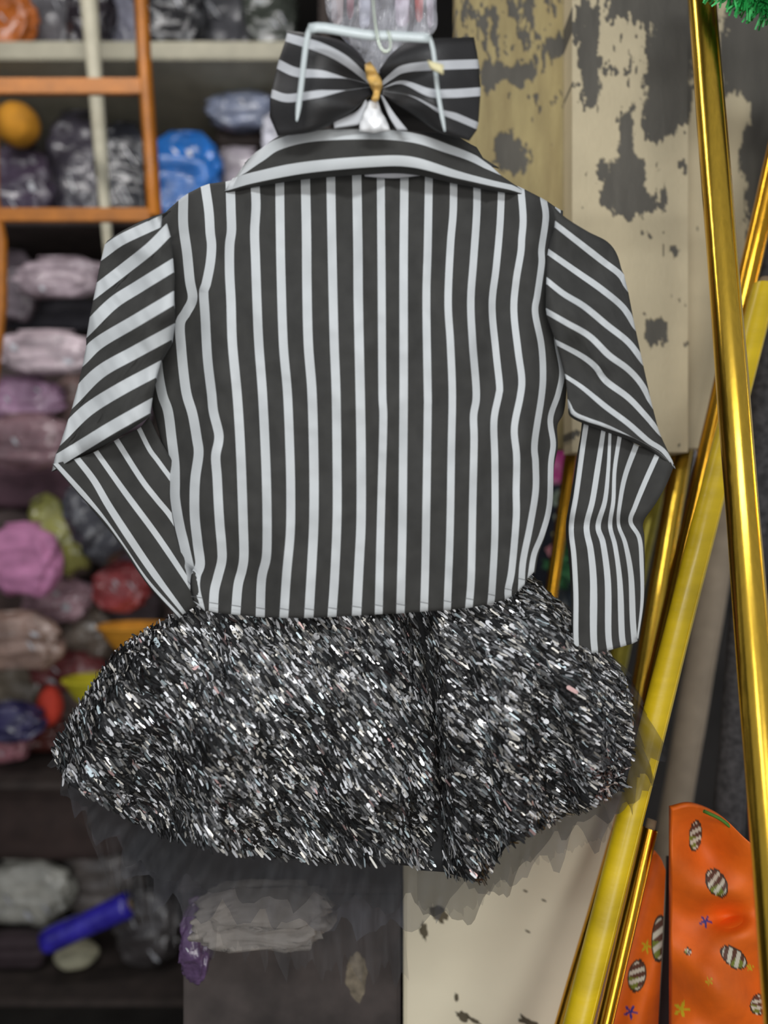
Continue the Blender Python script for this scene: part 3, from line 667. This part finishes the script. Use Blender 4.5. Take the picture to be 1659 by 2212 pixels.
def plastic(c, dark=False):
    return mat('film_%d_%d_%d' % c, s2l(*c), 0.22, coat=0.8, var=0.35, scale=18, bump=0.8, bscale=14, bdist=0.03)
def cloth_m(c): return mat('cloth_%d_%d_%d' % c, s2l(*c), 0.8, var=0.25, scale=20, bump=0.4, bscale=30, bdist=0.01)
def goods(shape, name, label, cat, cx, cy, wpx, hpx, c, Y=YS+0.08, rot=0.0, dep=0.07, seed=1, group=None, film=True):
    """a soft or hard piece of shop stock centred on a point, wpx by hpx big"""
    c0 = P(cx, cy, Y); a = S(wpx, Y)/2; h = S(hpx, Y)/2
    m = plastic(c) if film else cloth_m(c)
    root = empty(name, c0-Vector((0, 0, h)), label, cat, group)
    Rm = Matrix.Rotation(rot, 3, 'Y')
    def put(fn, nu, nv, nm, mm):
        vs = []; fs = []
        for i in range(nv+1):
            for j in range(nu):
                vs.append(c0+Rm @ fn(2*math.pi*j/nu, i/nv))
        for i in range(nv):
            for j in range(nu):
                j2 = (j+1) % nu; fs.append((i*nu+j, i*nu+j2, (i+1)*nu+j2, (i+1)*nu+j))
        fs.append(tuple(range(nu))[::-1]); fs.append(tuple(nv*nu+j for j in range(nu)))
        return mesh(nm, vs, fs, mm, root)
    if shape == 'bag':
        def fn(t, v):
            s = math.sin(math.pi*(0.03+0.94*v))**0.28; neck = 1 if v < 0.86 else 1-0.30*(v-0.86)/0.14
            n = mnoise.turbulence(Vector((math.cos(t)*1.6, math.sin(t)*1.6+seed*3.1, v*3.2)), 4, True, noise_basis='BLENDER', amplitude_scale=0.6, frequency_scale=2.1)
            n = min(1.12, 0.80+0.28*n); sk_ = 0.16*math.sin(seed*2.7)*(v-0.5)
            lump = 1+0.10*math.sin(3*t+seed)
            return Vector(((math.copysign(abs(math.cos(t))**0.5, math.cos(t))*s*n*neck+sk_)*a, math.copysign(abs(math.sin(t))**0.8, math.sin(t))*dep*s*n*n*neck*lump, (v*2-1)*h*(0.93+0.07*math.sin(2*t+seed))))
        pk = put(fn, 44, 26, 'pack', m)
        rl_ = random.Random(seed*13)
        if film:
            for q in range(rl_.choice((1, 2, 3))):
                ax = rl_.uniform(-.6, .5)*a; az = rl_.uniform(-.6, .6)*h; ww = rl_.uniform(.06, .16)*a; hh = rl_.uniform(.12, .3)*h; sl = rl_.uniform(.3, .8)*hh
                yv = -dep*1.15
                g_ = [Vector((ax, yv, az)), Vector((ax+ww, yv, az-sl*.3)), Vector((ax+ww+sl, yv, az-hh-sl*.3)), Vector((ax+sl, yv, az-hh))]
                vv = [c0+Rm @ p_ for p_ in g_]+[c0+Rm @ (p_+Vector((0, 0.003, 0))) for p_ in g_]
                mesh('glint_strip', vv, [(0, 1, 2, 3), (7, 6, 5, 4), (0, 4, 5, 1), (1, 5, 6, 2), (2, 6, 7, 3), (3, 7, 4, 0)], mat('silver_white_glint', (0.55, 0.56, 0.60), 0.35, var=0.2, coat=0.5), root, smooth=False)  # pale slanted strips added as painted glints on the film
        tube('seal', [c0+Rm @ Vector((-a*0.5, 0, h*0.96)), c0+Rm @ Vector((0, 0.004, h*0.985)), c0+Rm @ Vector((a*0.5, 0, h*0.96))], [0.004, 0.006, 0.004], m, root, seg=6)
    elif shape == 'ball':
        def fn(t, v):
            s = math.sin(math.pi*v); n = 1+0.03*math.sin(6*t)
            return Vector((math.cos(t)*a*s*n, math.sin(t)*a*s*n, -math.cos(math.pi*v)*h))
        put(fn, 24, 14, 'shell', m)
        tube('valve', [c0+Vector((0, 0, h*0.97)), c0+Vector((0, 0, h*1.03))], 0.006, m, root, seg=8)
    elif shape == 'bowl':
        def fn(t, v):
            # outside up to the rim and back down inside
            if v < 0.5: s = (v*2)**0.45; z = -h+2*h*(v*2); return Vector((math.cos(t)*a*s, math.sin(t)*a*0.8*s, z))
            w2 = (1-v)*2; s = w2**0.45*0.93; return Vector((math.cos(t)*a*s, math.sin(t)*a*0.8*s, -h*0.85+1.85*h*w2))
        put(fn, 30, 20, 'shell', m)
        tube('rim', [c0+Rm @ Vector((math.cos(t)*a, math.sin(t)*a*0.8, h)) for t in np.linspace(0, 2*math.pi, 33)], S(5, Y), m, root, seg=8, cap=False)
    elif shape == 'roll':
        def fn(t, v):
            return Vector(((v*2-1)*a, math.sin(t)*h, math.cos(t)*h*(1+0.05*math.sin(9*v))))
        put(fn, 20, 12, 'wrap', m)
        def f2(t, v): return Vector((a*(0.98+0.06*v), math.sin(t)*h*0.45, math.cos(t)*h*0.45))
        put(f2, 12, 1, 'core', CARD)
    elif shape == 'cloth':
        nm_band = False
        def fn(t, v):
            n = 1+0.10*mnoise.fractal(Vector((math.cos(t)*1.5+seed, math.sin(t)*1.5, v*5)), 1, 2, 3)+0.05*math.sin(v*math.pi*6)
            s = (1-abs(2*v-1)**5)**0.5*0.97+0.03
            return Vector((math.copysign(abs(math.cos(t))**0.5, math.cos(t))*a*s*n, math.copysign(abs(math.sin(t))**0.6, math.sin(t))*dep*s*n, (v*2-1)*h))
        put(fn, 28, 20, 'folded_layers', m)
        if nm_band: box('band', tuple(c0+Vector((-a*0.12, -dep*1.12, -h*0.6))), tuple(c0+Vector((a*0.12, -dep*1.02, h*0.6))), plastic((150, 140, 140)), root)
    elif shape == 'box':
        o = box('carton', tuple(c0-Vector((a, dep, h))), tuple(c0+Vector((a, dep, h))), m, root, bev=0.004)
        box('lid', tuple(c0+Vector((-a*1.02, -dep*1.03, h*0.82))), tuple(c0+Vector((a*1.02, dep*1.02, h*1.02))), m, root, bev=0.003)
    return root
Bg = [
 # top row, on the cream shelf (shelf surface at y 88)
 ('bag', 'packet', 'orange plastic packet at the far left end of the cream shelf', 'packet', 20, 40, 90, 90, (190, 105, 45)),
 ('bag', 'packet', 'grey glossy packet standing right of the orange packet on the cream shelf', 'packet', 110, 30, 80, 112, (110, 108, 112)),
 ('bag', 'packet', 'dark packet behind the cream pole on the top shelf', 'packet', 196, 20, 78, 130, (50, 45, 50)),
 ('bag', 'packet', 'white shiny packet leaning beside the orange upright on the top shelf', 'packet', 262, 40, 62, 92, (150, 150, 165)),
 ('bag', 'packet', 'black glossy packet right of the orange upright on the top shelf', 'packet', 376, 20, 100, 130, (48, 48, 50)),
 ('bag', 'packet', 'charcoal packet with silver glints in the middle of the top shelf', 'packet', 482, 22, 96, 126, (80, 80, 84)),
 ('bag', 'packet', 'dark green grey packet at the right end of the top shelf by the bow', 'packet', 586, 24, 92, 122, (62, 66, 60)),
 # second row, surface at y 470
 ('ball', 'toy_ball', 'orange yellow toy ball at the left edge below the upper orange rail', 'ball', 38, 270, 92, 92, (190, 130, 30)),
 ('bag', 'packet', 'dark violet packet on the second shelf under the yellow ball', 'packet', 48, 400, 110, 140, (72, 62, 78)),
 ('bag', 'packet', 'dark packet with white glints in the middle of the second shelf', 'packet', 168, 360, 112, 216, (66, 62, 72)),
 ('bag', 'packet', 'black glossy packet left of the blue bag', 'packet', 270, 380, 84, 180, (34, 36, 44)),
 ('bag', 'gift_bag', 'bright blue glossy bag above the left shoulder', 'bag', 400, 342, 150, 118, (40, 110, 190)),
 ('bag', 'packet', 'navy blue packet standing under the bright blue bag', 'packet', 382, 440, 130, 74, (28, 40, 92)),
 ('bag', 'packet', 'white and blue patterned packet behind the left loop of the bow', 'packet', 525, 232, 120, 74, (130, 138, 160)),
 ('cloth', 'folded_cloth', 'dark brown folded cloth between white packet and mauve bag', 'cloth', 525, 300, 110, 54, (70, 60, 56)),
 ('bag', 'packet', 'pale mauve grey packet left of the jacket collar', 'packet', 515, 360, 116, 66, (170, 162, 170)),
 ('bag', 'packet', 'small pink packet under the blue bag next to the collar', 'packet', 472, 412, 62, 60, (190, 140, 150)),
 ('bag', 'packet', 'upright white packet close to the left loop of the bow', 'packet', 590, 300, 42, 110, (200, 200, 210)),
 # third row, surface 1000
 ('cloth', 'folded_cloth', 'dark brown folded cloth just under the lower orange rail', 'cloth', 120, 528, 200, 56, (56, 44, 38)),
 ('bag', 'packet', 'greyish pink crumpled packet beside the top of the left sleeve', 'packet', 130, 600, 190, 90, (182, 164, 172)),
 ('bag', 'packet', 'dim grey packet at the left edge above the pink bags', 'packet', 28, 620, 84, 110, (110, 98, 104)),
 ('cloth', 'folded_cloth', 'black folded cloth left of the sleeve stripes', 'cloth', 120, 682, 170, 56, (52, 50, 56)),
 ('bag', 'plastic_bag', 'large pale pink white plastic bag touching the left sleeve', 'bag', 100, 762, 240, 96, (198, 180, 186)),
 ('bag', 'plastic_bag', 'mauve plastic bag at the left edge above the dusty rose one', 'bag', 50, 862, 180, 96, (176, 138, 166)),
 ('bag', 'plastic_bag', 'dusty brown pink bag between mauve bag and sleeve', 'bag', 164, 866, 80, 110, (160, 134, 130)),
 ('bag', 'plastic_bag', 'dusty rose bag on the third shelf behind the elbow', 'bag', 60, 954, 170, 84, (134, 104, 110)),
 # fourth row, surface 1335
 ('cloth', 'folded_cloth', 'dark wine folded cloth below the elbow of the left sleeve', 'cloth', 60, 1050, 190, 70, (88, 62, 72)),
 ('bag', 'plastic_bag', 'black bag hanging beside the yellow green packet', 'bag', 215, 1126, 130, 190, (66, 66, 72)),
 ('bag', 'packet', 'yellow green packet leaning below the elbow', 'packet', 128, 1156, 86, 190, (152, 150, 84)),
 ('bag', 'plush_toy', 'rounded pink plush at the left edge', 'toy', 50, 1210, 150, 160, (196, 130, 170)),
 ('bag', 'packet', 'pale pink packet under the pink plush', 'packet', 124, 1296, 110, 74, (186, 150, 160)),
 ('bag', 'plastic_bag', 'red crumpled bag behind the lower left sleeve', 'bag', 262, 1268, 124, 110, (160, 70, 72)),
 # fifth row, surface 1665
 ('bag', 'packet', 'beige crumpled packet at the left edge above the bowls', 'packet', 40, 1386, 140, 90, (150, 124, 112)),
 ('bowl', 'bowl', 'orange plastic bowl just left of the skirt waist', 'bowl', 290, 1384, 150, 62, (214, 146, 40)),
 ('bag', 'packet', 'grey packet standing in front of the orange bowl', 'packet', 176, 1384, 110, 100, (130, 116, 104)),
 ('bag', 'packet', 'dull red packet between the two bowls', 'packet', 150, 1452, 130, 60, (124, 62, 62)),
 ('bowl', 'bowl', 'yellow plastic bowl below the orange one', 'bowl', 210, 1500, 140, 64, (186, 176, 30)),
 ('ball', 'toy_ball', 'bright red orange ball next to the yellow bowl', 'ball', 108, 1525, 54, 86, (226, 74, 54)),
 ('bag', 'packet', 'taupe packet leaning at the left edge beside the red ball', 'packet', 46, 1490, 90, 110, (128, 118, 104)),
 ('bag', 'packet', 'dark blue packet at the left edge under the taupe packet', 'packet', 28, 1560, 100, 60, (56, 52, 92)),
 ('bag', 'packet', 'small pink packet at the left edge beneath the blue packet', 'packet', 20, 1608, 66, 76, (190, 130, 140)),
 ('bag', 'packet', 'brown red packet half hidden by the left end of the skirt', 'packet', 96, 1612, 80, 90, (96, 50, 44)),
 # sixth row, surface 2110
 ('cloth', 'folded_cloth', 'wide dark brown folded cloth below the left end of the skirt', 'cloth', 100, 1760, 300, 150, (60, 46, 42)),
 ('bag', 'plastic_bag', 'grey white translucent bag above the blue roll', 'bag', 56, 1926, 150, 110, (186, 184, 174)),
 ('bag', 'plastic_bag', 'dim grey bag right of the grey white one', 'bag', 210, 1900, 150, 110, (128, 120, 116)),
 ('roll', 'fabric_roll', 'blue violet roll of shiny fabric lying slanted, lower left', 'roll', 190, 2002, 200, 54, (52, 44, 170)),
 ('bag', 'plastic_bag', 'dark grey bag between the blue roll and the storage box', 'bag', 320, 2010, 110, 130, (74, 70, 70)),
 ('ball', 'yarn_ball', 'cream ball just beneath the blue violet roll', 'ball', 166, 2082, 92, 84, (180, 176, 150)),
 ('cloth', 'folded_cloth', 'very dark cloth at the left bottom corner under the cream ball', 'cloth', 40, 2060, 130, 96, (56, 44, 48)),
]
placed = []
FRONT = ('greyish pink crumpled', 'large pale pink', 'mauve plastic', 'dusty brown pink', 'yellow green', 'orange plastic bowl', 'yellow plastic bowl', 'bright red orange', 'cream ball', 'slanted', 'rounded pink plush', 'blue glossy', 'red crumpled', 'upright white')
Bg.sort(key=lambda b_: 0 if any(w_ in b_[2] for w_ in FRONT) else 1)
for k, (shp, nm, lab, cat, cx, cy, wp, hp, c) in enumerate(Bg):
    film = shp != 'cloth' and nm not in ('bowl', 'toy_ball', 'yarn_ball', 'plush_toy')
    rot = {'roll': -0.42}.get(shp, 0.0)
    if 'yellow green' in lab: rot = -0.5
    if shp in ('bag', 'cloth') and 'white packet' not in lab: f_ = 1.0 if any(w_ in lab for w_ in FRONT) else 1.3; wp *= f_; hp *= f_*(1.1 if 486 < cy < 1690 and f_ > 1 else 1.0)
    if shp == 'roll': placed_y = YS+0.05; cy -= 8; placed.append((0, cx, cy, wp, 90))
    else:
        # keep each piece between the boards of its own compartment
        up = max([q for q in boards if q+16 < cy-4] or [-400]); dn = min([q for q in boards if q > cy] or [2600])
        base_on = dn-(cy+hp/2) < 70 and not rot; placed_y = None; free = 1 if (dn >= 2110 and 'cream ball' not in lab) else 0
        for lay in range(free, 5):
            y_ = YS+0.06+0.085*lay
            if all(l != lay or abs(cx-x2) > (wp+w2)/2*1.1 or abs(cy-y2) > (hp+h2)/2*1.06 for (l, x2, y2, w2, h2) in placed): placed_y = y_; break
        if placed_y is None: lay = 4; placed_y = YS+0.40
        fit = lambda q: 1106+(q-1106)*YS/placed_y
        bt = fit(dn)-3; tp = fit(up+(40 if up == 88 else 16))+4
        ex = 1.03 if not rot else (hp*math.cos(rot)+wp*abs(math.sin(rot)))/hp
        t_ = max(cy-hp/2*ex, tp); b_ = min(cy+hp/2*ex, bt)
        if base_on or b_ > bt-8: b_ = bt
        if nm in ('toy_ball', 'yarn_ball', 'bowl') or rot: t_ = max(t_, b_-hp*ex)
        hp = max(30, (b_-t_)/ex); cy = (b_+t_)/2
        placed.append((lay, cx, cy, wp, hp))
    goods(shp, nm, lab, cat, cx, cy, wp, hp, c, Y=placed_y, rot=rot, seed=k+1, film=film, dep=0.036)
# soft bales that fill the back of the big compartment, one on another
pals = [(112, 98, 96), (92, 80, 84), (130, 112, 104), (86, 70, 66), (120, 104, 116), (98, 92, 82)]
for row in range(6):
    for col in range(4):
        cx = 20+126*col+(14 if row % 2 else 0); cy = 1576-80-160*row
        goods('cloth', 'cloth_bale', 'dull grey brown bale in the back of the heap behind coloured packets', 'bale', cx, cy, 114, 152, pals[(row*3+col*2) % 6], Y=YS+0.455, seed=200+row*4+col, film=False, dep=0.020, group='bales at the back of the heap')
# grey bag and purple cloth near the storage box
goods('bag', 'plastic_bag', 'translucent grey bag lying on the dark storage box', 'bag', 570, 1975, 300, 130, (150, 143, 136), Y=1.12, dep=0.05, seed=91, film=False)
goods('bag', 'plastic_bag', 'dim violet bag hanging at the left side of the storage box', 'bag', 424, 2030, 66, 170, (92, 70, 104), Y=1.15, dep=0.03, seed=92)

# ------------------------------------------------------------------ things seen through the sleeve gap
ZS = P(0, 1330, 1.66).z
st2 = empty('side_shelf', (0.3, 1.55, 0), 'dark low shelf seen in the gap beside the right sleeve', 'shelf')
box('shelf_board', (0.12, 1.62, ZS-0.02), (0.37, 1.95, ZS), SHELF_DK, st2)
for x in (0.13, 0.36): box('side_panel', (x-0.01, 1.62, 0), (x+0.01, 1.95, ZS-0.02), SHELF_DK, st2)
goods('box', 'gift_box', 'bright magenta box under the cream wall edge beside the gold roll', 'box', 1212, 1010, 62, 74, (205, 70, 150), Y=1.80, dep=0.03)
goods('box', 'carton', 'dark carton under the magenta box, behind the artificial flowers', 'box', 1205, 1186, 110, 272, (34, 38, 50), Y=1.80, dep=0.04, film=False)
fv = empty('flower_vase', P(1200, 1326, 1.64), 'bunch of artificial flowers behind the gold roll in the sleeve gap', 'flowers')
GREEN = mat('leaf_green', (0.03, 0.16, 0.05), 0.6, var=0.4)
tube('vase', [P(1215, 1328, 1.66), P(1215, 1300, 1.66), P(1215, 1270, 1.66)], [0.03, 0.042, 0.03], mat('dark_vase', (0.02, 0.03, 0.04), 0.3), fv, seg=14)
for (cx, cy, rr, c) in ((1203, 1078, 24, (150, 165, 150)), (1214, 1122, 26, (175, 185, 165)), (1206, 1158, 20, (180, 175, 120)), (1190, 1190, 17, (215, 150, 160)), (1250, 1200, 18, (170, 160, 150))):
    c3 = P(cx, cy, 1.62); tube('stem', [P(1215, 1272, 1.66), (P(1215, 1272, 1.66)+c3)/2+Vector((0.01, 0, 0)), c3], 0.003, GREEN, fv, seg=6)
    vs = []; fs = []
    for p_ in range(12):
        a0 = p_*2.4; rad = S(rr, 1.62)*(0.45+0.55*p_/12); dr = Vector((math.cos(a0), -0.6+0.5*p_/12, math.sin(a0))).normalized(); s_ = dr.cross(Vector((0, 1, 0))).normalized()
        b = len(vs); vs += [c3, c3+dr*rad*.6+s_*rad*.42, c3+dr*rad+Vector((0, -.003, 0)), c3+dr*rad*.6-s_*rad*.42]; fs.append((b, b+1, b+2, b+3))
    mesh('petals', vs, fs, mat('petal_%d_%d_%d' % c, s2l(*c), 0.6), fv)
for k in range(26):
    c3 = P(R.uniform(1185, 1265), R.uniform(1190, 1310), 1.63+R.uniform(-.02, .02)); d = Vector((R.uniform(-1, 1), -.3, R.uniform(-.2, 1))).normalized(); s_ = d.cross(Vector((0, 1, 0))).normalized()
    mesh('leaf', [c3, c3+d*.016+s_*.007, c3+d*.034, c3+d*.016-s_*.007], [(0, 1, 2, 3)], GREEN, fv)

# ------------------------------------------------------------------ green tinsel garland, top right corner
gg = empty('garland', P(1640, 0, 1.1), 'green foil tinsel garland in the top right corner', 'garland')
tube('cord', [P(x, y, 1.05) for x, y in smooth_curve([(1480,-110),(1570,-40),(1650,0),(1760,10),(1900,-60)], 14)], 0.003, GREEN, gg)
vs = []; fs = []; TG = mat('green_tinsel', (0.02, 0.30, 0.06), 0.4, metal=0.3, var=0.4)
cv = smooth_curve([(1500,-95),(1570,-40),(1650,0),(1760,10),(1880,-50)], 200)
for k in range(1500):
    x, y = cv[R.randrange(200)]; c3 = P(x, y, 1.05); d = Vector((R.gauss(0, 1), R.gauss(0, 1), R.gauss(0, 1))).normalized(); s_ = d.cross(Vector((.3, 1, .2))).normalized()*0.0012
    L_ = R.uniform(.018, .036); b = len(vs); vs += [c3-s_, c3+s_, c3+d*L_+s_, c3+d*L_-s_]; fs.append((b, b+1, b+2, b+3))
tag(mesh('tinsel', vs, fs, TG, gg), kind='stuff')
